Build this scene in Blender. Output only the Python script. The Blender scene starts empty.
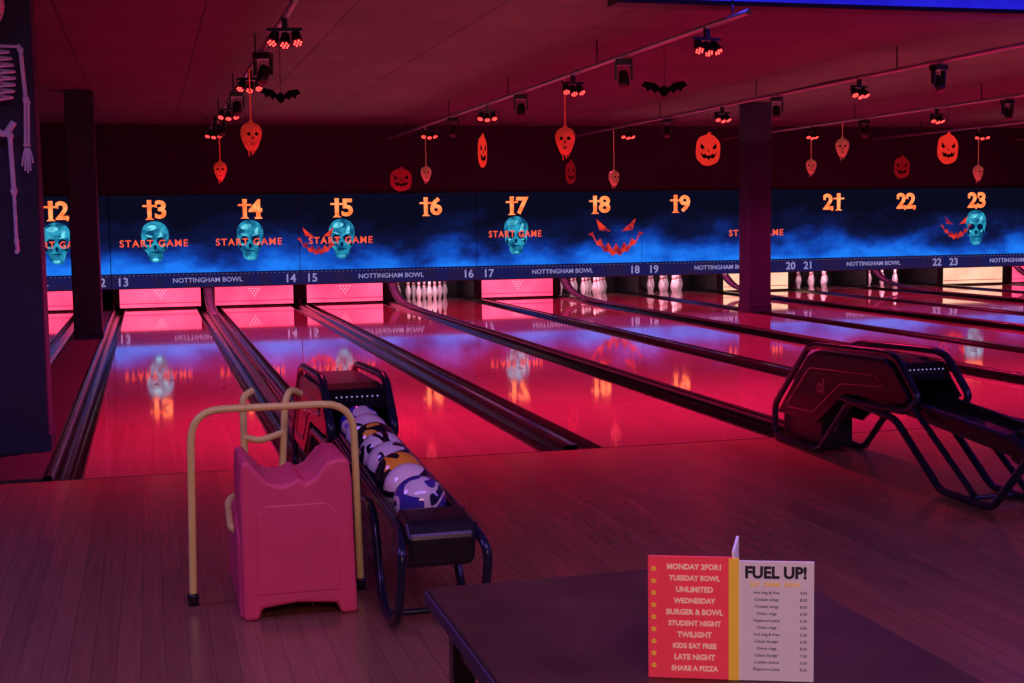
import bpy, bmesh, math, random
from mathutils import Vector, Matrix
random.seed(4)
S=bpy.context.scene
S.view_settings.view_transform='Standard'
S.view_settings.look='None'
COL=S.collection
P=1.7; L=16.83

# ---------------------------------------------------------------- materials
def newmat(name):
    m=bpy.data.materials.new(name); m.use_nodes=True
    nt=m.node_tree; b=nt.nodes['Principled BSDF']
    return m,nt,b
def mat(name,c,rough=.5,metal=0,em=None,es=0,spec=.5,coat=0,noise=0,nscale=8,bump=0):
    m,nt,b=newmat(name)
    b.inputs['Base Color'].default_value=(*c,1)
    b.inputs['Roughness'].default_value=rough
    b.inputs['Metallic'].default_value=metal
    b.inputs['Specular IOR Level'].default_value=spec
    b.inputs['Coat Weight'].default_value=coat
    b.inputs['Coat Roughness'].default_value=.08
    if em:
        b.inputs['Emission Color'].default_value=(*em,1); b.inputs['Emission Strength'].default_value=es
    tc=nt.nodes.new('ShaderNodeTexCoord'); n=nt.nodes.new('ShaderNodeTexNoise')
    n.inputs['Scale'].default_value=nscale; n.inputs['Detail'].default_value=4
    nt.links.new(tc.outputs['Object'],n.inputs['Vector'])
    if noise:
        mx=nt.nodes.new('ShaderNodeMix'); mx.data_type='RGBA'
        mx.inputs[6].default_value=(*[x*(1-noise) for x in c],1)
        mx.inputs[7].default_value=(*[min(1,x*(1+noise)) for x in c],1)
        nt.links.new(n.outputs['Fac'],mx.inputs[0]); nt.links.new(mx.outputs[2],b.inputs['Base Color'])
    if bump:
        bp=nt.nodes.new('ShaderNodeBump'); bp.inputs['Strength'].default_value=bump; bp.inputs['Distance'].default_value=.01
        nt.links.new(n.outputs['Fac'],bp.inputs['Height']); nt.links.new(bp.outputs['Normal'],b.inputs['Normal'])
    return m
def wood(name,c1,c2,row,length,rough,mortar=.002,spec=.5,coat=0,lo=.35,coatior=1.5,mort=.35):
    m,nt,b=newmat(name); N=nt.nodes; K=nt.links
    tc=N.new('ShaderNodeTexCoord'); sp=N.new('ShaderNodeSeparateXYZ'); cb=N.new('ShaderNodeCombineXYZ')
    K.new(tc.outputs['Object'],sp.inputs[0]); K.new(sp.outputs[1],cb.inputs[0]); K.new(sp.outputs[0],cb.inputs[1])
    br=N.new('ShaderNodeTexBrick'); K.new(cb.outputs[0],br.inputs['Vector'])
    br.inputs['Scale'].default_value=1; br.inputs['Brick Width'].default_value=length; br.inputs['Row Height'].default_value=row
    br.inputs['Mortar Size'].default_value=mortar; br.inputs['Mortar Smooth'].default_value=.3
    br.inputs['Color1'].default_value=(*c1,1); br.inputs['Color2'].default_value=(*c2,1)
    br.inputs['Mortar'].default_value=(*[x*mort for x in c1],1)
    mp=N.new('ShaderNodeMapping'); mp.inputs['Scale'].default_value=(30,1.2,30); K.new(tc.outputs['Object'],mp.inputs[0])
    n=N.new('ShaderNodeTexNoise'); n.inputs['Scale'].default_value=1.5; n.inputs['Detail'].default_value=5; K.new(mp.outputs[0],n.inputs['Vector'])
    mx=N.new('ShaderNodeMix'); mx.data_type='RGBA'; mx.blend_type='MULTIPLY'; mx.inputs[0].default_value=.6
    K.new(br.outputs['Color'],mx.inputs[6])
    g=N.new('ShaderNodeValToRGB'); g.color_ramp.elements[0].color=(lo,lo,lo,1); g.color_ramp.elements[0].position=.3; g.color_ramp.elements[1].position=.7
    K.new(n.outputs['Fac'],g.inputs[0]); K.new(g.outputs[0],mx.inputs[7])
    K.new(mx.outputs[2],b.inputs['Base Color'])
    n2=N.new('ShaderNodeTexNoise'); n2.inputs['Scale'].default_value=1.1; n2.inputs['Detail'].default_value=6; K.new(tc.outputs['Object'],n2.inputs['Vector'])
    mr=N.new('ShaderNodeMapRange'); mr.inputs[3].default_value=rough*.75; mr.inputs[4].default_value=rough*1.3
    K.new(n2.outputs['Fac'],mr.inputs[0]); K.new(mr.outputs[0],b.inputs['Roughness'])
    b.inputs['Specular IOR Level'].default_value=spec
    b.inputs['Coat Weight'].default_value=coat; b.inputs['Coat Roughness'].default_value=.04; b.inputs['Coat IOR'].default_value=coatior
    return m
def emis(name,c,s,noise=None,nscale=3):
    m=bpy.data.materials.new(name); m.use_nodes=True; nt=m.node_tree; nt.nodes.clear()
    o=nt.nodes.new('ShaderNodeOutputMaterial'); e=nt.nodes.new('ShaderNodeEmission'); nt.links.new(e.outputs[0],o.inputs[0])
    e.inputs[0].default_value=(*c,1); e.inputs[1].default_value=s
    if noise:
        tc=nt.nodes.new('ShaderNodeTexCoord'); n=nt.nodes.new('ShaderNodeTexNoise'); n.inputs['Scale'].default_value=nscale; n.inputs['Detail'].default_value=5
        nt.links.new(tc.outputs['Object'],n.inputs['Vector'])
        r=nt.nodes.new('ShaderNodeValToRGB'); r.color_ramp.elements[0].position=.38; r.color_ramp.elements[1].position=.62
        r.color_ramp.elements[0].color=(*noise,1); r.color_ramp.elements[1].color=(*c,1)
        nt.links.new(n.outputs['Fac'],r.inputs[0]); nt.links.new(r.outputs[0],e.inputs[0])
    return m

M_floor=wood('approach_wood',(.30,.14,.085),(.24,.115,.07),.085,1.6,.19,.0018,lo=.6,spec=.6,mort=.5)
M_lane=wood('lane_wood',(.60,.30,.26),(.52,.25,.21),.03,2.2,.07,.0006,.8,1,lo=.75,coatior=1.7,mort=.6)
M_gut=mat('gutter_plastic',(.008,.006,.009),.2,noise=.4,nscale=5)
M_mark=mat('inlay_dark',(.10,.04,.04),.25,noise=.3)
M_cap=mat('capping_strip',(.035,.018,.022),.25,noise=.3)
M_sub=mat('subfloor_dark',(.02,.012,.015),.7)
M_ceil=wood('ceiling_panels',(.085,.085,.085),(.07,.07,.072),1.2,2.4,.8,.012,.2,lo=.75)
M_wall=mat('wall_navy',(.010,.013,.03),.8,noise=.3,nscale=2)
M_colm=mat('column_paint',(.010,.013,.05),.6,noise=.3,nscale=3)
M_black=mat('black_plastic',(.012,.012,.015),.3,noise=.3,nscale=10)
M_blackm=mat('black_matte',(.012,.010,.014),.6,noise=.3)
M_gloss=mat('gloss_black_hood',(.008,.008,.012),.2,noise=.3,spec=.35)
M_steel=mat('powder_steel_tube',(.015,.018,.04),.25,metal=.2,noise=.2)
M_rail=mat('rail_metal',(.30,.28,.32),.35,metal=.6,noise=.2)
M_chrome=mat('chrome_trim',(.4,.35,.4),.2,metal=1,noise=.1)
M_yellow=mat('yellow_paint_tube',(.85,.85,.20),.35,noise=.12,nscale=20)
M_pink=mat('pink_moulded_plastic',(.85,.09,.18),.42,noise=.12,nscale=6,bump=.05)
M_pin=mat('pin_white',(.85,.82,.85),.3,noise=.05)
M_pinr=mat('pin_red',(.7,.02,.02),.3,noise=.05)
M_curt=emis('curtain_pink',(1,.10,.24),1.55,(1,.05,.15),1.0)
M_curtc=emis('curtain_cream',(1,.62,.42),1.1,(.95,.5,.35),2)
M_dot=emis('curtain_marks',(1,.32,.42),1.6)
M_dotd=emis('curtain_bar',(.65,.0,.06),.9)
M_bone=mat('bone_plastic',(.85,.80,.90),.5,noise=.1,nscale=20)
M_orange=emis('screen_orange',(1,.14,.035),1.5,(1,.30,.10),6)
M_orange2=emis('screen_orange_text',(1,.13,.05),1.1,(.9,.06,.03),8)
M_grin=emis('screen_red_grin',(.85,.04,.02),1.0,(.2,.01,.03),6)
M_skull=emis('screen_skull_cyan',(.03,.40,.62),.9,(.004,.07,.18),6)
M_skullh=emis('screen_skull_highlight',(.20,.85,1.0),1.0,(.04,.32,.48),9)
M_skulld=emis('screen_skull_dark',(.0,.01,.05),1)
M_lav=emis('bar_lettering',(.40,.34,.78),.7)
M_led=emis('led_red',(1,.05,.045),6)
M_ledblue=emis('led_blue_strip',(.02,.02,.75),1.1,(.012,.008,.5),1)
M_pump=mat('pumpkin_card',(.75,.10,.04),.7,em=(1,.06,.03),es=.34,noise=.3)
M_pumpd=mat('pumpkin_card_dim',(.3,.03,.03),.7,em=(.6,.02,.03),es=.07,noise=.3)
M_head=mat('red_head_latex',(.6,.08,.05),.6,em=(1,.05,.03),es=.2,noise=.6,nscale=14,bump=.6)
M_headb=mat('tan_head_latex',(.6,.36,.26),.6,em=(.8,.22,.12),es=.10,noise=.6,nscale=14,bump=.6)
M_dark=mat('void_black',(.004,.004,.004),.9,spec=.1)
M_table=mat('table_top_laminate',(.060,.028,.022),.36,noise=.7,nscale=5,bump=.03,spec=.3)
M_tedge=mat('table_edge',(.05,.035,.08),.4,noise=.2)
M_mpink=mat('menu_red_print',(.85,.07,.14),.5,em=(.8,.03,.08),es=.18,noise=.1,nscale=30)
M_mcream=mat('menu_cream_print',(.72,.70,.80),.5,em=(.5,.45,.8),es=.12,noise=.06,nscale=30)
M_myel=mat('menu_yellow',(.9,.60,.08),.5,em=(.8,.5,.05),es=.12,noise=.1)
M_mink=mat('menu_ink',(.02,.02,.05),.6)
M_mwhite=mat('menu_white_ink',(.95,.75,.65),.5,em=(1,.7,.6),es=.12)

def screenmat():
    m=bpy.data.materials.new('lane_screen_picture'); m.use_nodes=True; nt=m.node_tree; nt.nodes.clear(); N=nt.nodes;K=nt.links
    o=N.new('ShaderNodeOutputMaterial'); e=N.new('ShaderNodeEmission'); K.new(e.outputs[0],o.inputs[0]); e.inputs[1].default_value=1.1
    tc=N.new('ShaderNodeTexCoord'); sp=N.new('ShaderNodeSeparateXYZ'); K.new(tc.outputs['Object'],sp.inputs[0])
    mp=N.new('ShaderNodeMapping'); mp.inputs['Scale'].default_value=(.8,1,1.4); K.new(tc.outputs['Object'],mp.inputs[0])
    n=N.new('ShaderNodeTexNoise'); n.inputs['Scale'].default_value=1.5; n.inputs['Detail'].default_value=5; K.new(mp.outputs[0],n.inputs['Vector'])
    a=N.new('ShaderNodeMath'); a.operation='MULTIPLY_ADD'; a.inputs[1].default_value=1.5; K.new(n.outputs['Fac'],a.inputs[0]); K.new(sp.outputs[2],a.inputs[2])
    mr=N.new('ShaderNodeMapRange'); mr.inputs[1].default_value=1.35; mr.inputs[2].default_value=2.4; K.new(a.outputs[0],mr.inputs[0])
    r=N.new('ShaderNodeValToRGB'); K.new(mr.outputs[0],r.inputs[0]); cr=r.color_ramp
    cr.elements[0].position=0; cr.elements[0].color=(.012,.18,.85,1)
    cr.elements[1].position=1; cr.elements[1].color=(.003,.003,.013,1)
    for p,c in ((.24,(.006,.075,.50)),(.45,(.005,.022,.19)),(.65,(.004,.007,.045))):
        x=cr.elements.new(p); x.color=(*c,1)
    K.new(r.outputs[0],e.inputs[0]); return m
M_screen=screenmat()
M_bar=emis('mask_bar_panel',(.010,.010,.085),1.0,(.018,.010,.055),3)
def ballmat(name,a,b,c,s):
    m,nt,bs=newmat(name)
    tc=nt.nodes.new('ShaderNodeTexCoord'); n=nt.nodes.new('ShaderNodeTexNoise'); n.inputs['Scale'].default_value=s; n.inputs['Distortion'].default_value=1.0
    n.inputs['Detail'].default_value=0
    nt.links.new(tc.outputs['Object'],n.inputs['Vector']); r=nt.nodes.new('ShaderNodeValToRGB'); r.color_ramp.interpolation='CONSTANT'
    r.color_ramp.elements[0].color=(*a,1); r.color_ramp.elements[1].position=.46; r.color_ramp.elements[1].color=(*b,1)
    x=r.color_ramp.elements.new(.57); x.color=(*c,1)
    nt.links.new(n.outputs['Fac'],r.inputs[0]); nt.links.new(r.outputs[0],bs.inputs['Base Color'])
    bs.inputs['Roughness'].default_value=.12; bs.inputs['Coat Weight'].default_value=.6
    return m

# ---------------------------------------------------------------- geometry helpers
def empty(name,loc=(0,0,0),rz=0):
    e=bpy.data.objects.new(name,None); COL.objects.link(e); e.location=loc; e.rotation_euler[2]=rz; e.empty_display_size=.1; return e
def addmesh(name,bm,m,parent=None,smooth=False,bevel=0,loc=None):
    me=bpy.data.meshes.new(name); bmesh.ops.recalc_face_normals(bm,faces=bm.faces); bm.to_mesh(me); bm.free()
    if smooth:
        for f in me.polygons: f.use_smooth=True
    ms=m if isinstance(m,(list,tuple)) else [m]
    for x in ms: me.materials.append(x)
    o=bpy.data.objects.new(name,me); COL.objects.link(o)
    if parent: o.parent=parent
    if loc: o.location=loc
    if bevel:
        b=o.modifiers.new('bevel','BEVEL'); b.width=bevel; b.segments=3; b.limit_method='ANGLE'
    return o
def bm_box(bm,a,b,mi=0):
    x0,y0,z0=a;x1,y1,z1=b
    v=[bm.verts.new(p) for p in ((x0,y0,z0),(x1,y0,z0),(x1,y1,z0),(x0,y1,z0),(x0,y0,z1),(x1,y0,z1),(x1,y1,z1),(x0,y1,z1))]
    for f in ((0,3,2,1),(4,5,6,7),(0,1,5,4),(1,2,6,5),(2,3,7,6),(3,0,4,7)):
        bm.faces.new([v[i] for i in f]).material_index=mi
def box(name,a,b,m,parent=None,bevel=0):
    bm=bmesh.new(); bm_box(bm,a,b); return addmesh(name,bm,m,parent,bevel=bevel)
def bm_prism(bm,pts,axis,lo,hi,mi=0):
    def mk(p,t):
        return (t,p[0],p[1]) if axis=='X' else ((p[0],t,p[1]) if axis=='Y' else (p[0],p[1],t))
    A=[bm.verts.new(mk(p,lo)) for p in pts]; B=[bm.verts.new(mk(p,hi)) for p in pts]; n=len(pts)
    fs=[bm.faces.new(A),bm.faces.new(B[::-1])]
    for i in range(n): fs.append(bm.faces.new((A[i],B[i],B[(i+1)%n],A[(i+1)%n])))
    for f in fs: f.material_index=mi
def prism(name,pts,axis,lo,hi,m,parent=None,bevel=0):
    bm=bmesh.new(); bm_prism(bm,pts,axis,lo,hi); return addmesh(name,bm,m,parent,bevel=bevel)
def strip(name,pts,axis,lo,hi,m,parent=None,smooth=True,segs=1):
    bm=bmesh.new()
    rows=[]
    for k in range(segs+1):
        t=lo+(hi-lo)*k/segs
        rows.append([bm.verts.new((p[0],t,p[1]) if axis=='Y' else (t,p[0],p[1])) for p in pts])
    for k in range(segs):
        for i in range(len(pts)-1): bm.faces.new((rows[k][i],rows[k][i+1],rows[k+1][i+1],rows[k+1][i]))
    return addmesh(name,bm,m,parent,smooth=smooth)
def rounded(pts,r,n=6,closed=False):
    pts=[Vector(p) for p in pts]; out=[]; N=len(pts)
    for i,p in enumerate(pts):
        if not closed and i in (0,N-1): out.append(p); continue
        a=pts[i-1]; b=pts[(i+1)%N]; d1=(a-p); d2=(b-p)
        rr=min(r,d1.length*.48,d2.length*.48); q1=p+d1.normalized()*rr; q2=p+d2.normalized()*rr
        for k in range(n+1):
            t=k/n; out.append(q1*(1-t)**2+p*2*t*(1-t)+q2*t*t)
    return out
def tube(name,pts,r,m,parent=None,rad=.08,closed=False,res=5):
    c=bpy.data.curves.new(name,'CURVE'); c.dimensions='3D'; c.bevel_depth=r; c.bevel_resolution=res; c.use_fill_caps=True
    q=rounded(pts,rad,closed=closed); s=c.splines.new('POLY'); s.points.add(len(q)-1)
    for i,p in enumerate(q): s.points[i].co=(*p,1)
    s.use_cyclic_u=closed; s.use_smooth=True
    c.materials.append(m); o=bpy.data.objects.new(name,c); COL.objects.link(o)
    if parent:o.parent=parent
    return o
def lathe(name,prof,m,parent=None,loc=None,n=20,sx=1,sy=1,rib=0,nr=8):
    bm=bmesh.new(); rings=[]
    for r,z in prof: rings.append([bm.verts.new((r*sx*(1-rib*abs(math.cos(nr*math.pi*k/n)))*math.cos(2*math.pi*k/n),r*sy*(1-rib*abs(math.cos(nr*math.pi*k/n)))*math.sin(2*math.pi*k/n),z)) for k in range(n)])
    for a,b in zip(rings,rings[1:]):
        for k in range(n): bm.faces.new((a[k],a[(k+1)%n],b[(k+1)%n],b[k]))
    bm.faces.new(rings[0][::-1]); bm.faces.new(rings[-1])
    return addmesh(name,bm,m,parent,smooth=True,loc=loc)
def ball(name,r,m,parent,loc,seg=28,sc=(1,1,1)):
    bm=bmesh.new(); bmesh.ops.create_uvsphere(bm,u_segments=seg,v_segments=seg//2,radius=r)
    bmesh.ops.scale(bm,vec=sc,verts=bm.verts)
    return addmesh(name,bm,m,parent,smooth=True,loc=loc)
def text(name,s,size,loc,m,parent=None,off=0,ext=.004,rot=(math.pi/2,0,0),align='CENTER',sx=1,sp=1):
    c=bpy.data.curves.new(name,'FONT'); c.body=s; c.size=size; c.offset=off; c.extrude=ext; c.align_x=align; c.align_y='CENTER'; c.resolution_u=3; c.space_character=sp
    c.materials.append(m); o=bpy.data.objects.new(name,c); COL.objects.link(o); o.location=loc; o.rotation_euler=rot; o.scale=(sx,1,1)
    if parent:o.parent=parent
    return o

# ---------------------------------------------------------------- room shell
XL,XR=-5.2,22.5; YB=-11.0; YE=19.6; ZC=3.35
bm=bmesh.new(); bm_box(bm,(XL,YB,-.12),(XR,0,0)); addmesh('floor',bm,M_floor)
box('floor_subfloor',(XL,0,-.3),(XR,YE,-.14),M_sub)
box('ceiling',(XL,YB,ZC),(XR,YE,ZC+.12),M_ceil)
box('wall_left',(XL-.15,YB,-.3),(XL,YE,ZC),M_wall)
box('wall_right',(XR,YB,-.3),(XR+.15,YE,ZC),M_wall)
box('wall_back',(XL,YE,-.3),(XR,YE+.15,ZC),M_wall)
box('wall_front',(XL,YB-.15,-.3),(XR,YB,ZC),M_wall)
box('wall_above_screens',(XL,L+.02,2.12),(XR,L+.14,ZC),M_wall)
bk=empty('ceiling_bulkhead')
box('beam',(4.2,1.25,3.2),(XR,1.5,ZC),M_wall,bk)
box('led_strip',(4.2,1.21,3.235),(XR,1.245,3.34),M_ledblue,bk)

# ---------------------------------------------------------------- lanes
HW=.62; SH=.42
def lane_x0(n):
    c=(n-12.5)*P
    if n<=12: c-=SH
    return c
def gutterprof(c,s):
    pts=[(c,.030),(c+s*.045,.030),(c+s*.05,.0)]
    for k in range(0,9):
        t=math.pi*k/8; pts.append((c+s*(.14-.085*math.cos(t)),-.005-.075*math.sin(t)))
    pts.append((c+s*.232,0))
    return pts
pinprof=[(.028,0),(.031,.01),(.045,.06),(.058,.11),(.0605,.125),(.055,.17),(.038,.225),(.026,.265),(.0235,.285),(.027,.315),(.032,.34),(.033,.355),(.028,.375),(.015,.39),(.002,.394)]
skulls={12,13,14,15,17,23}; starts={12,13,14,15,17,20}; opens={16,18,19,21,22}
cream={20,23}
for n in range(11,25):
    c=lane_x0(n)
    ln=empty('bowling_lane')
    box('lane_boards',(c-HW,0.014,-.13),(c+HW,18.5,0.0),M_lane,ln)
    bm=bmesh.new()
    for k in range(-3,4):
        x=c+k*.155; y=5.2-abs(k)*.28
        v=[bm.verts.new(p) for p in ((x-.025,y,.0012),(x+.025,y,.0012),(x,y+.16,.0012))]; bm.faces.new(v)
    for k in (-4,-3,-2,-1,1,2,3,4):
        x=c+k*.12; y=2.2; v=[bm.verts.new((x+.012*math.cos(q*math.pi/4),y+.03*math.sin(q*math.pi/4),.0012)) for q in range(8)]; bm.faces.new(v)
    addmesh('aiming_marks',bm,M_mark,ln)
    for s in (-1,1):
        e=c+s*.85
        strip('gutter_channel',gutterprof(e,-s),'Y',0.014,18.45,M_gut,ln)
        box('gutter_edge',(min(c+s*HW,c+s*(HW+.012)),.014,-.1),(max(c+s*HW,c+s*(HW+.012)),18.45,.004),M_cap,ln)
        box('kickback_board',(e-.03 if s>0 else e,L+.14,0.04),(e if s>0 else e+.03,18.45,.62),M_blackm,ln)
    box('pit_backdrop',(c-.82,18.46,.01),(c+.82,18.5,.62),M_blackm,ln)
    if n in opens:
        ps=empty('bowling_pins',(c,17.3,.001)); i=0
        for r in range(4):
            for q in range(r+1):
                lathe('pin_%d'%i,pinprof,M_pin,ps,loc=((q-r/2)*.32,r*.27,0),n=14)
                lathe('neck_stripe_%d'%i,[(.0262,.268),(.0268,.275),(.0252,.278),(.0262,.29)],M_pinr,ps,loc=((q-r/2)*.32,r*.27,0),n=12)
                i+=1
        l=bpy.data.lights.new('pin_light','AREA'); l.energy=10; l.color=(1,.5,.65); l.size=1.2; l.shape='RECTANGLE'; l.size_y=.1
        o=bpy.data.objects.new('pin_light',l); COL.objects.link(o); o.location=(c,L+.2,.6); o.rotation_euler=(math.radians(35),0,0); o.parent=ln
    else:
        mm=M_curtc if n in cream else M_curt
        box('pinsetter_curtain',(c-HW-.1,16.98,.035),(c+HW+.1,17.0,.62),mm,ln)
        box('curtain_bar',(c-HW-.1,16.965,.10),(c+HW+.1,16.98,.112),M_dotd,ln)
        bm=bmesh.new()
        for r in range(4):
            for q in range(r+1):
                x=c+(q-r/2)*.06; z=.33-(3-r)*.045
                bm_prism(bm,[(x+.012*math.cos(t*math.pi/3),z+.012*math.sin(t*math.pi/3)) for t in range(6)],'Y',16.97,16.98)
        addmesh('pin_diagram',bm,M_dot,ln)
box('floor_divider',(-.41,0.014,-.14),(-.01,16.6,.02),M_sub)
box('floor_foul_strip',(XL,-.0,-.1),(XR,.012,.0015),M_gut)

# ball return tracks between lane pairs
for k in (-1,1,3,5,7,9,11):
    cx=k*P-(SH if k<0 else 0)
    e=empty('ball_return_track')
    for s in (-1,1):
        tube('guide_rail',[(cx+s*.05,.1,.05),(cx+s*.05,14.3,.05),(cx+s*.06,15.6,.085),(cx+s*.07,16.3,.20),(cx+s*.07,16.66,.38)],.016,M_cap,e,rad=.5,res=3)
    path=[(14.3,.04),(15.2,.055),(15.7,.085),(16.05,.135),(16.3,.195),(16.5,.275),(16.68,.38)]
    strip('lift_ramp',path,'X',cx-.085,cx+.085,M_rail,e)

# ---------------------------------------------------------------- screens / mask
def skull(parent,cx,cz,s,y):
    bm=bmesh.new()
    out=[(-.30,.12),(-.29,.28),(-.2,.41),(-.06,.47),(.08,.47),(.22,.40),(.30,.27),(.31,.10),(.27,-.02),(.28,-.12),(.22,-.20),(.18,-.24),(.17,-.38),(.10,-.46),(-.08,-.46),(-.16,-.38),(-.17,-.25),(-.23,-.2),(-.28,-.1),(-.27,0)]
    out=[(p.x,p.y) for p in rounded([Vector((a,b,0)) for a,b in out],.06,2,True)]
    bm_prism(bm,[(cx+a*s,cz+b*s) for a,b in out],'Y',y-.006,y)
    addmesh('skull_graphic',bm,M_skull,parent)
    bm=bmesh.new()
    def ell(ex,ez,rx,rz,yy,rot=0,n=12):
        pts=[]
        for k in range(n):
            t=2*math.pi*k/n; a=rx*math.cos(t); b=rz*math.sin(t)
            pts.append((cx+s*(ex+a*math.cos(rot)-b*math.sin(rot)),cz+s*(ez+a*math.sin(rot)+b*math.cos(rot))))
        bm_prism(bm,pts,'Y',yy-.004,yy)
    for sg in (-1,1): ell(sg*.125,.02,.095,.085,y-.007,-sg*.25)
    ell(0.0,-.12,.035,.055,y-.007)
    ell(-.0,-.235,.12,.012,y-.007)
    for k in range(-3,4): ell(k*.036,-.26,.006,.035,y-.007,n=6)
    for sg in (-1,1): ell(sg*.22,-.12,.03,.06,y-.007)
    addmesh('skull_cavities',bm,M_skulld,parent)
    bm=bmesh.new()
    ell(-.08,.32,.13,.06,y-.007,.2); ell(.15,.22,.04,.09,y-.007,-.3)
    for sg in (-1,1): ell(sg*.13,.135,.08,.015,y-.007,sg*.3); ell(sg*.17,-.09,.04,.02,y-.007)
    ell(0,-.4,.07,.03,y-.007)
    addmesh('skull_highlights',bm,M_skullh,parent)
def grin(parent,cx,cz,s,y):
    bm=bmesh.new(); n=14; up=[];lo=[]
    for k in range(n+1):
        t=-1+2*k/n; base=.28*t*t
        up.append((t*.5,base+.02+(.05 if k%2 else -.06))); lo.append((t*.5*.98,base-.12*(1-t*t)-.03+(.05 if k%2 else 0)))
    for i in range(n):
        q=[up[i],up[i+1],lo[i+1],lo[i]]
        bm_prism(bm,[(cx+a*s,cz+b*s) for a,b in q],'Y',y-.006,y)
    for sg in (-1,1):
        bm_prism(bm,[(cx+a*s,cz+b*s) for a,b in ((sg*.1,.28),(sg*.36,.5),(sg*.30,.30))],'Y',y-.006,y)
    addmesh('pumpkin_grin_graphic',bm,M_grin,parent)
def number(parent,n,cx,cz,h,y,m):
    s=str(n); w=h*.66; x=cx-w*len(s)/2+w/2
    for i,ch in enumerate(s):
        px=x+i*w
        if ch=='1':
            px+=.02; q=h*.5
            bm=bmesh.new()
            bm_prism(bm,[(px-.04,cz+q*1.15),(px+.04,cz+q*1.15),(px+.035,cz-q*.8),(px+.08,cz-q),(px-.08,cz-q),(px-.035,cz-q*.8)],'Y',y-.008,y)
            bm_prism(bm,[(px-.12,cz+q*.60),(px+.12,cz+q*.60),(px+.12,cz+q*.40),(px-.12,cz+q*.40)],'Y',y-.013,y-.008)
            addmesh('lane_numeral_one',bm,m,parent)
        else:
            text('lane_numeral',ch,h*1.32,(px,y-.004,cz),m,parent,off=.014,ext=.004,sx=1.08)
            bm=bmesh.new(); q=h*.5
            if ch=='2': bm_prism(bm,[(px+.055,cz-q*.62),(px+.10,cz-q*.62),(px+.10,cz-q*1.02),(px+.07,cz-q*1.02)],'Y',y-.016,y-.009)
            if ch in '23': bm_prism(bm,[(px-.10,cz+q*.72),(px-.065,cz+q*.72),(px-.065,cz+q*.30),(px-.10,cz+q*.38)],'Y',y-.016,y-.009)
            if ch=='4': bm_prism(bm,[(px-.02,cz-q*.86),(px+.11,cz-q*.86),(px+.11,cz-q*1.05),(px-.02,cz-q*1.05)],'Y',y-.016,y-.009)
            if len(bm.verts): addmesh('numeral_serif',bm,m,parent)
            else: bm.free()
for n in range(10,25):
    cx=(n-12.5)*P
    sc=empty('lane_display_screen')
    a=.008 if n%2 else 0; b=.008 if n%2==0 else 0
    box('picture_panel',(cx-P/2+a,L-.0,.66),(cx+P/2-b,L+.02,2.07),M_screen,sc)
    box('panel_surround',(cx-P/2,L+.021,.64),(cx+P/2,L+.11,2.10),M_blackm,sc)
    y=L-.004
    number(sc,n,cx-.05,1.80,.33,y-.012,M_orange)
    if n in skulls: skull(sc,cx-.06,1.23,.80,y)
    if n in starts: text('start_game_lettering','START GAME',.175,(cx-.08,y-.022,1.20 if n!=17 else 1.26),M_orange2,sc,off=.003,ext=.003,sx=1.0 if n not in(12,17) else .88,sp=1.22)
    if n==18: grin(sc,cx+.30,.96,1.15,y)
    if n==23: grin(sc,cx-.55,1.1,.75,y-.012)
    if n==15: grin(sc,cx-.5,1.05,.8,y-.012)
    if n==20: grin(sc,cx-.2,1.5,.5,y-.012)
for k in range(-2,12,2):
    x0=k*P; x1=x0+2*P
    b=empty('lane_name_bar')
    box('bar_panel',(x0+.006,L-.10,.40),(x1-.006,L-.025,.645),M_bar,b,bevel=.008)
    box('bar_lip',(x0,L-.115,.385),(x1,L+.1,.40),M_blackm,b)
    bm=bmesh.new()
    for i in range(42):
        x=x0+.08+i*(2*P-.16)/41; bm_box(bm,(x-.006,L-.108,.625),(x+.006,L-.10,.633))
    addmesh('rivet_lights',bm,M_lav,b)
    text('venue_lettering','NOTTINGHAM BOWL',.12,((x0+x1)/2,L-.108,.52),M_lav,b,off=.001,sx=1.05)
    text('lane_label_a',str(13+k),.215,(x0+.2,L-.108,.51),M_lav,b,off=.003)
    text('lane_label_b',str(14+k),.215,(x1-.2,L-.108,.51),M_lav,b,off=.003)

# ---------------------------------------------------------------- columns
def column(x0,y0,x1,y1):
    c=empty('support_column')
    box('shaft',(x0,y0,0.0),(x1,y1,ZC),M_colm,c,bevel=.015)
    box('plinth',(x0-.01,y0-.01,0.0),(x1+.01,y1+.01,.14),M_colm,c,bevel=.005)
column(-.41,1.05,-.03,1.45)
column(-.34,10.4,.03,10.8)
column(9.96,11.3,10.34,11.7)

# ---------------------------------------------------------------- lighting rails + fixtures
def cluster(x,y,z):
    e=empty('led_stage_light',(x,y,z),random.uniform(-.4,.4))
    box('clamp',(-.02,-.02,.0),(.02,.02,.10),M_black,e)
    box('yoke_bar',(-.13,-.015,-.01),(.13,.015,.015),M_black,e)
    for i,(dx,dz) in enumerate(((-.085,-.06),(.0,-.075),(.085,-.06))):
        bm=bmesh.new(); bmesh.ops.create_cone(bm,cap_ends=True,segments=14,radius1=.046,radius2=.032,depth=.10)
        o=addmesh('lamp_can_%d'%i,bm,M_black,e,loc=(dx,0,dz)); o.rotation_euler=(math.radians(-35),math.radians((i-1)*-15),0)
        bm=bmesh.new()
        for q in range(7):
            a=q*math.pi/3; r=0 if q==6 else .026
            bmesh.ops.create_cone(bm,cap_ends=True,segments=8,radius1=.0065,radius2=.0065,depth=.006,matrix=Matrix.Translation((r*math.cos(a),r*math.sin(a),-.054)))
        o=addmesh('led_lenses_%d'%i,bm,M_led,e,loc=(dx,0,dz)); o.rotation_euler=(math.radians(-35),math.radians((i-1)*-15),0)
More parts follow.
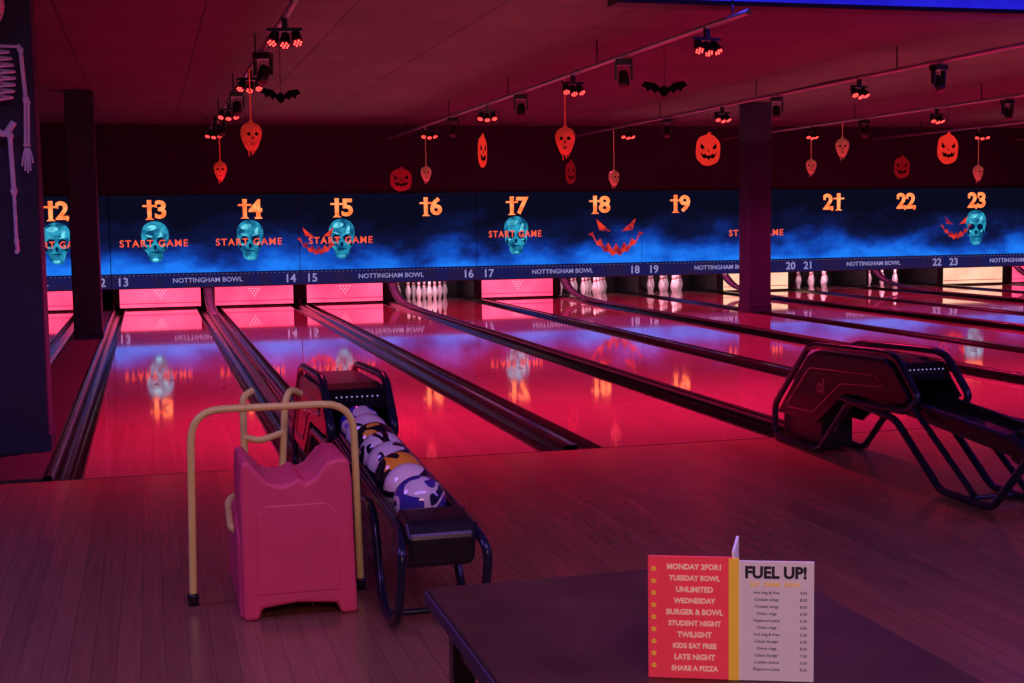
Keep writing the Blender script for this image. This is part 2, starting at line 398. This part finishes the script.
def mover(x,y,z):
    e=empty('moving_head_light',(x,y,z),random.uniform(-.5,.5))
    box('base',(-.08,-.06,.04),(.08,.06,.10),M_black,e,bevel=.01)
    for s in (-1,1): prism('yoke_arm',[(-.03,.05),(.03,.05),(.02,-.10),(-.02,-.10)],'X',s*.075-.01,s*.075+.01,M_black,e)
    o=lathe('head',[(.02,.08),(.045,.075),(.052,.03),(.054,-.04),(.048,-.085),(.035,-.09)],M_black,e,loc=(0,0,-.09),n=16)
    o.rotation_euler=(math.radians(-30),0,0)
def sp(x,y,z,energy,col,ang=130):
    l=bpy.data.lights.new('red_wash_lamp','SPOT'); l.energy=energy; l.color=col; l.spot_size=math.radians(ang); l.spot_blend=1; l.shadow_soft_size=.05
    o=bpy.data.objects.new('red_wash_lamp',l); COL.objects.link(o); o.location=(x,y,z); return o
RED=(1,.02,.17)
for k in (1,3,5,7,9,11):
    x=k*P+.02
    r=empty('lighting_rail')
    tube('rail_pipe',[(x,.9,3.1),(x,16.8,3.1)],.022,M_rail,r,res=3)
    for y in (1.2,4.5,8,11.5,15): tube('drop_rod',[(x,y,3.1),(x,y,ZC)],.008,M_black,r,res=2)
    tube('power_cable',[(x+.03,.95,3.13),(x+.05,3,3.09),(x+.04,6,3.14),(x+.05,9,3.09),(x+.04,13,3.13),(x+.03,16.7,3.1)],.009,M_black,r,rad=1,res=2)
    for y in (1.7,5.3,9.1,13.0): cluster(x,y,3.0)
    for y in (3.7,7.4,11.2): mover(x,y,2.97)
    for y in (2.0,6.2,10.5,14.4):
        o=sp(x,y,2.8,1000 if y>3 else 1250,RED,130); o.parent=r

# ---------------------------------------------------------------- hanging decorations
def head(x,y,z,h,m,hair=True):
    e=empty('hanging_skull_head',(x,y,z),random.uniform(-.5,.5)); s=h
    prof=[(.01,-.5),(.14,-.48),(.22,-.38),(.27,-.25),(.33,-.12),(.37,.05),(.37,.2),(.31,.34),(.2,.42),(.09,.46),(.05,.55),(.02,.58)]
    lathe('head_shell',[(r*s,q*s) for r,q in prof],m,e,n=32,sy=.9,rib=.10,nr=8)
    for sg in (-1,1): ball('eye_socket',.065*s,M_dark,e,(sg*.13*s,-.29*s,.06*s),12)
    ball('nose_hole',.035*s,M_dark,e,(0,-.30*s,-.07*s),10,(1,1,1.4))
    ball('mouth_gap',.09*s,M_dark,e,(0,-.22*s,-.25*s),12,(1,1,.5))
    for k in range(-2,3): box('tooth',(k*.04*s-.012*s,-.315*s,-.27*s),(k*.04*s+.012*s,-.29*s,-.22*s),m,e)
    tube('hang_cord',[(0,0,.5*s),(0,0,3.08-z)],.007,m,e,res=2)
    for k in range(5):
        a=k*1.25; tube('torn_cloth',[(.12*s*math.cos(a),.12*s*math.sin(a),-.42*s),(.1*s*math.cos(a),.1*s*math.sin(a),-.52*s),(.10*s*math.cos(a),.08*s*math.sin(a),-(.56+.06*(k%3))*s)],.006,m,e,res=2)
def pumpkin(x,y,z,w,h,rz,m):
    e=empty('hanging_pumpkin_cutout',(x,y,z),rz)
    pts=[]
    for k in range(40):
        t=2*math.pi*k/40; r=1+.05*abs(math.sin(t*3+.5))-.03
        c,s_=math.cos(t),math.sin(t)
        pts.append((w/2*math.copysign(abs(c)**.85,c)*r,h/2*math.copysign(abs(s_)**.85,s_)*r))
    prism('pumpkin_card',pts,'Y',-.008,.008,m,e)
    prism('stem',[(-.03,h/2-.02),(.03,h/2-.02),(.05,h/2+.03),(.01,h/2+.04)],'Y',-.008,.008,m,e)
    bm=bmesh.new()
    for yy0,yy1 in ((-.014,-.0085),(.0085,.014)):
        for sg in (-1,1): bm_prism(bm,[(sg*.07*w/.45,.03*h/.4),(sg*.14*w/.45,.09*h/.4),(sg*.15*w/.45,.03*h/.4),(sg*.11*w/.45,.01)],'Y',yy0,yy1)
        bm_prism(bm,[(-.015*w/.45,-.02),(.015*w/.45,-.02),(0,.015)],'Y',yy0,yy1)
        up=[(-.15,-.03),(-.1,-.06),(-.07,-.045),(-.04,-.07),(.04,-.07),(.07,-.045),(.1,-.06),(.15,-.03)]
        lo=[(.11,-.10),(.06,-.11),(.04,-.095),(.0,-.13),(-.04,-.095),(-.06,-.11),(-.11,-.10)]
        bm_prism(bm,[(a*w/.45,b*h/.4) for a,b in up+lo],'Y',yy0,yy1)
    addmesh('carved_face',bm,M_dark,e)
    tube('hang_cord',[(0,0,h/2),(0,0,3.08-z)],.003,M_blackm,e,res=1)
head(1.70,5.1,2.42,.29,M_head); head(1.72,11.5,2.32,.27,M_head); head(5.12,5.6,2.41,.31,M_head)
head(5.12,13.3,2.32,.25,M_headb); head(8.52,13.7,2.24,.27,M_headb); head(11.92,11.9,2.67,.32,M_headb); head(11.92,13.0,2.40,.26,M_headb); head(15.32,13.1,2.28,.27,M_headb)
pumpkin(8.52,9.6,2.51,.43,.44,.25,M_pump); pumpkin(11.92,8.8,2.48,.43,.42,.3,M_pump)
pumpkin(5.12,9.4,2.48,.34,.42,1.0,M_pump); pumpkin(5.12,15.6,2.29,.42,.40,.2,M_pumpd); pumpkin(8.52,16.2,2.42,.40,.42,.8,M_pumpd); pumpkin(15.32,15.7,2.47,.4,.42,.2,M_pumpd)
def bat(x,y,z,s,rz):
    e=empty('hanging_bat',(x,y,z),rz)
    w=[(0,.04),(.05,.10),(.07,.05),(.2,.16),(.42,.20),(.5,.1),(.40,.06),(.36,-.02),(.28,.03),(.2,-.06),(.13,0),(.06,-.1),(0,-.14)]
    pts=[(a*s,b*s) for a,b in w]+[(-a*s,b*s) for a,b in w[::-1][1:-1]]
    prism('wings',pts,'Y',-.006,.006,M_dark,e)
    ball('body',.06*s,M_dark,e,(0,0,0),12,(1,1,1.8))
    tube('hang_cord',[(0,0,0),(0,0,3.08-z)],.003,M_blackm,e,res=1)
bat(1.78,2.8,2.60,.36,.3); bat(5.18,2.8,2.69,.42,-.2)

# ---------------------------------------------------------------- skeleton hung on the near column
sk=empty('hanging_skeleton',(-.27,.86,.20))
def bone(name,a,b,r):
    tube(name,[a,b],r,M_bone,sk,res=3)
    for p in (a,b): ball(name+'_joint',r*1.6,M_bone,sk,p,10)
lathe('skull',[(.01,2.63),(.05,2.635),(.06,2.69),(.085,2.74),(.095,2.8),(.09,2.86),(.06,2.90),(.01,2.915)],M_bone,sk,n=18)
for sg in (-1,1): ball('eye_socket',.026,M_dark,sk,(sg*.036,-.085,2.78),10)
ball('nose_hole',.014,M_dark,sk,(0,-.082,2.735),8)
for k in range(13): ball('vertebra_%d'%k,.022,M_bone,sk,(0,.01,2.62-k*.045),10,(1,1,.75))
for k in range(8):
    z=2.52-k*.042; w=.10+.045*math.sin((k+1)/8*2.6)
    for sg in (-1,1):
        pts=[(0,.02,z)]+[(sg*w*math.sin(t),.03-.13*(1-math.cos(t))/2-.0,z-.035*t/2.6) for t in (.6,1.1,1.6,2.1,2.6)]+[(sg*.012,-.1,z-.05)]
        tube('rib_%d'%k,pts,.009,M_bone,sk,rad=.03,res=2)
tube('sternum',[(0,-.1,2.5),(0,-.1,2.2)],.014,M_bone,sk,res=2)
tube('pelvis',[(-.12,0,2.05),(-.06,0,1.96),(0,.0,2.0),(.06,0,1.96),(.12,0,2.05)],.022,M_bone,sk,rad=.04)
for sg in (-1,1):
    bone('collar_bone',(0,-.09,2.53),(sg*.17,0,2.54),.010)
    bone('humerus',(sg*.18,0,2.52),(sg*.20,0,2.20),.014)
    bone('radius',(sg*.195,-.01,2.18),(sg*.185,-.02,1.90),.009)
    bone('ulna',(sg*.215,0,2.18),(sg*.205,-.01,1.90),.009)
    for f in range(5):
        dx=(f-2)*.014*sg; ln=(.12,.15,.165,.15,.1)[f]
        tube('finger_%d'%f,[(sg*.195+dx*.4,-.01,1.88),(sg*.195+dx,-.02,1.88-ln*.5),(sg*.195+dx*1.2,-.035,1.88-ln)],.0065,M_bone,sk,res=2)
    bone('femur',(sg*.09,0,1.96),(sg*.10,-.01,1.60),.016)
    bone('tibia',(sg*.10,-.01,1.58),(sg*.10,0,1.27),.012)
    tube('foot',[(sg*.10,.01,1.25),(sg*.11,-.05,1.21),(sg*.11,-.12,1.20)],.014,M_bone,sk)
tube('hang_cord',[(0,0,2.9),(0,0,ZC-.2)],.004,M_black,sk,res=1)

# ---------------------------------------------------------------- ball return machines
W_=(.72,.68,.70); K_=(.012,.012,.02)
BALLS=[ballmat('ball_blue_white',(.03,.03,.45),W_,(.25,.2,.7),6),
 ballmat('ball_white_black',K_,W_,(.80,.76,.78),7),
 ballmat('ball_amber_black',(.85,.32,.03),(.85,.45,.06),K_,6),
 ballmat('ball_white_ink',W_,K_,(.8,.78,.8),7),
 ballmat('ball_black_white',K_,(.02,.02,.05),W_,6),
 ballmat('ball_black_amber',K_,K_,(.9,.4,.04),7),
 ballmat('ball_cream',(.85,.78,.72),(.85,.8,.75),K_,7),
 ballmat('ball_white_navy',(.05,.04,.3),W_,(.02,.02,.06),6)]
def machine(cx,yend,nb,seed):
    e=empty('ball_return_machine',(cx,0,0)); w=.165
    frame=[(-.03,.02),(-.03,.25),(-.52,.69),(-.64,.715),(-1.52,.745),(-1.64,.72),(-1.88,.50),(-1.74,.42),(-1.08,.40),(-.70,.04),(-.64,.02)]
    panel=[(-.09,.20),(-.52,.63),(-.64,.665),(-1.50,.69),(-1.60,.66),(-1.78,.50),(-1.70,.46),(-1.02,.44),(-.66,.20)]
    inn=[(-.22,.26),(-.56,.56),(-1.42,.60),(-1.52,.54),(-.98,.50),(-.62,.27)]
    for s in (-1,1):
        prism('side_panel',panel,'X',s*w-.012,s*w+.012,M_gloss,e,bevel=.006)
        tube('side_frame',[(s*w,y,z) for y,z in frame],.022,M_steel,e,rad=.07,closed=True,res=4)
        tube('panel_inlay',[(s*(w+.014),y,z) for y,z in inn],.004,M_chrome if s<0 else M_steel,e,rad=.05,closed=True,res=2)
        text('panel_emblem','ol',.14,(s*(w+.0135),-.72,.45),M_chrome,e,off=.004,ext=.001,rot=(math.pi/2,0,s*math.pi/2))
    bm=bmesh.new(); bm_prism(bm,[(-.10,.20),(-.52,.645),(-.64,.68),(-1.48,.70),(-1.5,.64),(-.70,.60),(-.56,.56),(-.2,.2)],'X',-w+.013,w-.013)
    addmesh('hood_shell',bm,M_black,e,bevel=.008)
    prism('rear_housing',[(-.06,.02),(-.06,.22),(-.30,.40),(-.62,.36),(-.62,.02)],'X',-w+.05,w-.05,M_black,e,bevel=.012)
    prism('hood_brow',[(-1.46,.705),(-1.62,.69),(-1.72,.60),(-1.68,.585),(-1.48,.63)],'X',-w+.014,w-.014,M_gloss,e,bevel=.008)
    bm=bmesh.new()
    for k in range(9):
        bmesh.ops.create_icosphere(bm,subdivisions=1,radius=.005,matrix=Matrix.Translation((-.108+k*.027,-1.68,.655)))
    addmesh('indicator_lights',bm,M_lav,e)
    ys=-1.62
    tr=[(-.12,.09),(-.11,.03),(-.05,-.02),(.05,-.02),(.11,.03),(.12,.09),(.135,.09),(.125,.015),(.06,-.045),(-.06,-.045),(-.125,.015),(-.135,.09)]
    tz=.46; te=.325
    bm=bmesh.new()
    A=[bm.verts.new((x,ys+.6,tz+z)) for x,z in tr]; B=[bm.verts.new((x,yend+.2,te+z)) for x,z in tr]
    for i in range(len(tr)): j=(i+1)%len(tr); bm.faces.new((A[i],A[j],B[j],B[i]))
    addmesh('ball_tray',bm,M_black,e)
    for s in (-1,1):
        tube('rack_rail',[(s*.145,ys+.2,.50),(s*.145,yend+.1,.40)],.014,M_steel,e)
        if yend<-3.2:
            pts=[(s*w,-1.2,.40),(s*w,yend+.95,.36),(s*w,yend+.60,.40),(s*w,yend+.45,.03),(s*w,yend+.07,.022),(s*(w+.0),yend-.05,.34),(s*.145,yend+.1,.39)]
            tube('mid_leg',[(s*w,-1.5,.38),(s*w,-1.85,.03),(s*w,-2.2,.022),(s*w,-2.4,.38)],.016,M_steel,e,rad=.14)
            tube('foot_tube',pts,.018,M_steel,e,rad=.16)
        else:
            pts=[(s*w,-1.0,.41),(s*w,-1.62,.36),(s*w,-2.10,.024),(s*w,-2.58,.024),(s*w,-2.90,.36),(s*.145,-2.7,.42)]
            tube('foot_tube',pts,.022,M_steel,e,rad=.07)
            tube('raking_leg',[(s*w,-1.80,.46),(s*w,-2.42,.06)],.018,M_steel,e)
    fy=yend+.28 if yend<-3.2 else -2.35
    tube('front_brace',[(-w,fy,.03),(w,fy,.03)],.013,M_steel,e)
    bm=bmesh.new(); bm_prism(bm,[(yend+.28,.29),(yend+.28,.43),(yend+.22,.46),(yend+.06,.44),(yend,.39),(yend+.03,.28),(yend+.1,.25)],'X',-.132,.132)
    addmesh('end_stop',bm,M_black,e,bevel=.02)
    rr=random.Random(seed+5)
    for k in range(nb):
        y=ys-.16-k*.224; z=tz+(te-tz)*((ys+.6-y)/(ys+.4-yend))+.092
        o=ball('bowling_ball_%d'%k,.110,BALLS[(k+seed)%len(BALLS)],e,(0,y,z),32); o.rotation_euler=[rr.uniform(0,6) for _ in range(3)]
machine(1.70,-3.80,8,0)
machine(5.06,-2.95,0,3)
machine(8.46,-2.95,0,1)
machine(11.86,-2.95,0,1)

# ---------------------------------------------------------------- bowling ramp aid (pink body, yellow frame)
ra=empty('bowling_ramp_aid')
front=[(.985,0),(.985,.3),(.985,.55),(.99,.635),(1.02,.64),(1.05,.60),(1.09,.555),(1.15,.535),(1.19,.55),(1.215,.565),(1.24,.54),(1.28,.56),(1.33,.62),(1.37,.635),(1.415,.625),(1.425,.55),(1.43,.3),(1.438,0),(1.37,0),(1.355,.045),(1.2,.06),(1.06,.045),(1.045,0)]
prism('moulded_body',front,'Y',-3.36,-2.95,M_pink,ra,bevel=.022)
prism('front_panel',[(1.04,.10),(1.045,.42),(1.08,.46),(1.32,.46),(1.36,.42),(1.37,.10)],'Y',-3.363,-3.35,M_pink,ra,bevel=.008)
prism('side_flare',[(-3.32,0),(-3.28,.30),(-2.98,.42),(-2.60,.30),(-2.55,0)],'X',.975,1.01,M_pink,ra,bevel=.015)
prism('side_flare_far',[(-3.32,0),(-3.28,.30),(-2.98,.42),(-2.60,.30),(-2.55,0)],'X',1.40,1.44,M_pink,ra,bevel=.015)
prism('ramp_chute',[(-2.98,.50),(-2.2,.10),(-2.2,.05),(-2.98,.40)],'X',1.08,1.32,M_pink,ra,bevel=.02)
def yt(n,p,rad=.1): return tube(n,p,.0155,M_yellow,ra,rad=rad,res=6)
yt('front_hoop',[(.80,-3.05,.02),(.815,-3.05,.81),(1.48,-3.05,.81),(1.50,-3.02,.02)],.13)
for x in (.80,1.50): lathe('rubber_foot',[(.022,0),(.024,.04),(.02,.05)],M_black,ra,loc=(x,-3.05 if x<1 else -3.02,0))
yt('rear_post_left',[(1.055,-2.6,.02),(1.055,-2.6,.80),(1.10,-2.56,.82)],.05)
yt('rear_post_right',[(1.21,-2.6,.30),(1.24,-2.6,.77),(1.27,-2.55,.82),(1.32,-2.5,.79)],.05)
yt('rear_crossbar',[(1.055,-2.6,.62),(1.12,-2.62,.60),(1.23,-2.6,.63)],.03)
yt('brace_left',[(.995,-3.0,.28),(.965,-2.98,.30),(.97,-2.7,.36),(1.055,-2.6,.38)],.05)
yt('brace_right',[(1.21,-2.6,.30),(1.21,-2.9,.30)],.05)

# ---------------------------------------------------------------- table and menu
tb=empty('cafe_table')
box('table_top',(1.25,-7.25,.715),(2.07,-5.75,.75),M_table,tb,bevel=.006)
box('edge_band',(1.245,-7.255,.712),(2.075,-5.745,.742),M_tedge,tb,bevel=.004)
for x in (1.29,1.98):
    for y in (-7.2,-5.84): box('leg',(x,y,0),(x+.05,y+.05,.712),M_steel,tb,bevel=.005)
box('apron_front',(1.32,-5.82,.62),(2.0,-5.80,.712),M_steel,tb)
box('apron_side',(1.30,-7.15,.62),(1.32,-5.84,.712),M_steel,tb)

mn=empty('standing_menu',(1.652,-6.515,.751))
def page(name,ang,w,h,m,t=.0025):
    o=box(name,(0,-t,0),(w,t,h),m,mn,bevel=.0006); o.rotation_euler[2]=ang; return o
A1=math.atan2(.062,-.145); A2=math.atan2(-.055,.135)
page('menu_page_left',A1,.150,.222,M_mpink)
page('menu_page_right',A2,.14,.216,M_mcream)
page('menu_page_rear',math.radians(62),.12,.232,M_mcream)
d1=Vector((math.cos(A1),math.sin(A1),0)); d2=Vector((math.cos(A2),math.sin(A2),0))
def onpage(s,size,u,z,which,m,off=0,sx=1,align='CENTER'):
    d=d1 if which==1 else d2
    ex=(-d) if which==1 else d
    nrm=Vector((ex.y,-ex.x,0))
    if nrm.y>0: nrm=-nrm
    p=d*u+nrm*.0032; rz=math.atan2(ex.y,ex.x)
    text('menu_print',s,size,(p.x,p.y,z),m,mn,off=off,ext=.0002,rot=(math.pi/2,0,rz),sx=sx,align=align)
rows=['MONDAY 2FOR1','TUESDAY BOWL','UNLIMITED','WEDNESDAY','BURGER & BOWL','STUDENT NIGHT','TWILIGHT','KIDS EAT FREE','LATE NIGHT','SHARE A PIZZA']
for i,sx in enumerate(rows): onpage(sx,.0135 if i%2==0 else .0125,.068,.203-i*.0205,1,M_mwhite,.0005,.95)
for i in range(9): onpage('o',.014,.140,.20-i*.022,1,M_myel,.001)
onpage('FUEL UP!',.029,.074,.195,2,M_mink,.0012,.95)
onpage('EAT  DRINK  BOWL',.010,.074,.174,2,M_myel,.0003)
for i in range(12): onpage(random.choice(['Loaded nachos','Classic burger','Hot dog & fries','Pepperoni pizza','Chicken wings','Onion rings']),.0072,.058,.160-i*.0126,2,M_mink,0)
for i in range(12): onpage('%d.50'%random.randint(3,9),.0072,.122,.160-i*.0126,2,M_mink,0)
o=box('menu_spine_strip',(-.008,-.0034,0),(.010,.0034,.220),M_myel,mn); o.rotation_euler[2]=A2

# ---------------------------------------------------------------- lights
def area(name,loc,e,col,sx,sy,rot=(0,0,0)):
    l=bpy.data.lights.new(name,'AREA'); l.shape='RECTANGLE'; l.size=sx; l.size_y=sy; l.energy=e; l.color=col
    o=bpy.data.objects.new(name,l); COL.objects.link(o); o.location=loc; o.rotation_euler=rot; return o
area('approach_fill_purple',(1.5,-5.5,3.3),62,(.50,.22,1),3,1.0)  # added purple fill over the approach, no fitting modelled
area('approach_fill_blue',(8,-4.5,3.3),120,(.36,.14,1),5,1.0)  # added bluish fill for the right of the approach, no fitting
area('approach_fill_blue',(-2.0,-3,3.3),75,(.40,.18,1),2,1.0)  # same added fill, left side
area('approach_fill_warm',(1.5,-9.8,3.1),95,(1,.46,.48),2.5,1,(math.radians(30),0,0))  # warm fill added near the camera to brighten the foreground
area('blue_spill_fill',(12,1.15,3.2),35,(.06,.05,1),14,.1)
area('blue_spill_fill',(13,1.75,2.95),30,(.10,.06,1),12,.1,(math.radians(150),0,0))  # added lamp behind the beam, throws a blue glow onto the ceiling
for k in (2,6,10):
    area('ceiling_fill',(k*P,8,2.75),16,(1,.62,.62),3.0,13,(math.pi,0,0))  # unseen upward fill, added to lift the ceiling tone
w=bpy.data.worlds.new('world'); S.world=w; w.use_nodes=True
w.node_tree.nodes['Background'].inputs[0].default_value=(.05,.02,.10,1); w.node_tree.nodes['Background'].inputs[1].default_value=.3

# ---------------------------------------------------------------- camera
yaw,pit,ro,F=.2607,-.0910,-.0141,1353.09
f=Vector((math.sin(yaw)*math.cos(pit),math.cos(yaw)*math.cos(pit),math.sin(pit)))
r=Vector((math.cos(yaw),-math.sin(yaw),0)); u=r.cross(f)
r2=math.cos(ro)*r+math.sin(ro)*u; u2=-math.sin(ro)*r+math.cos(ro)*u
cam=bpy.data.cameras.new('camera'); cam.sensor_width=36; cam.lens=36*F/1024; cam.clip_start=.05
co=bpy.data.objects.new('camera',cam); COL.objects.link(co)
m=Matrix((( r2.x,u2.x,-f.x,.6759),(r2.y,u2.y,-f.y,-8.6798),(r2.z,u2.z,-f.z,1.5744),(0,0,0,1)))
co.matrix_world=m; S.camera=co
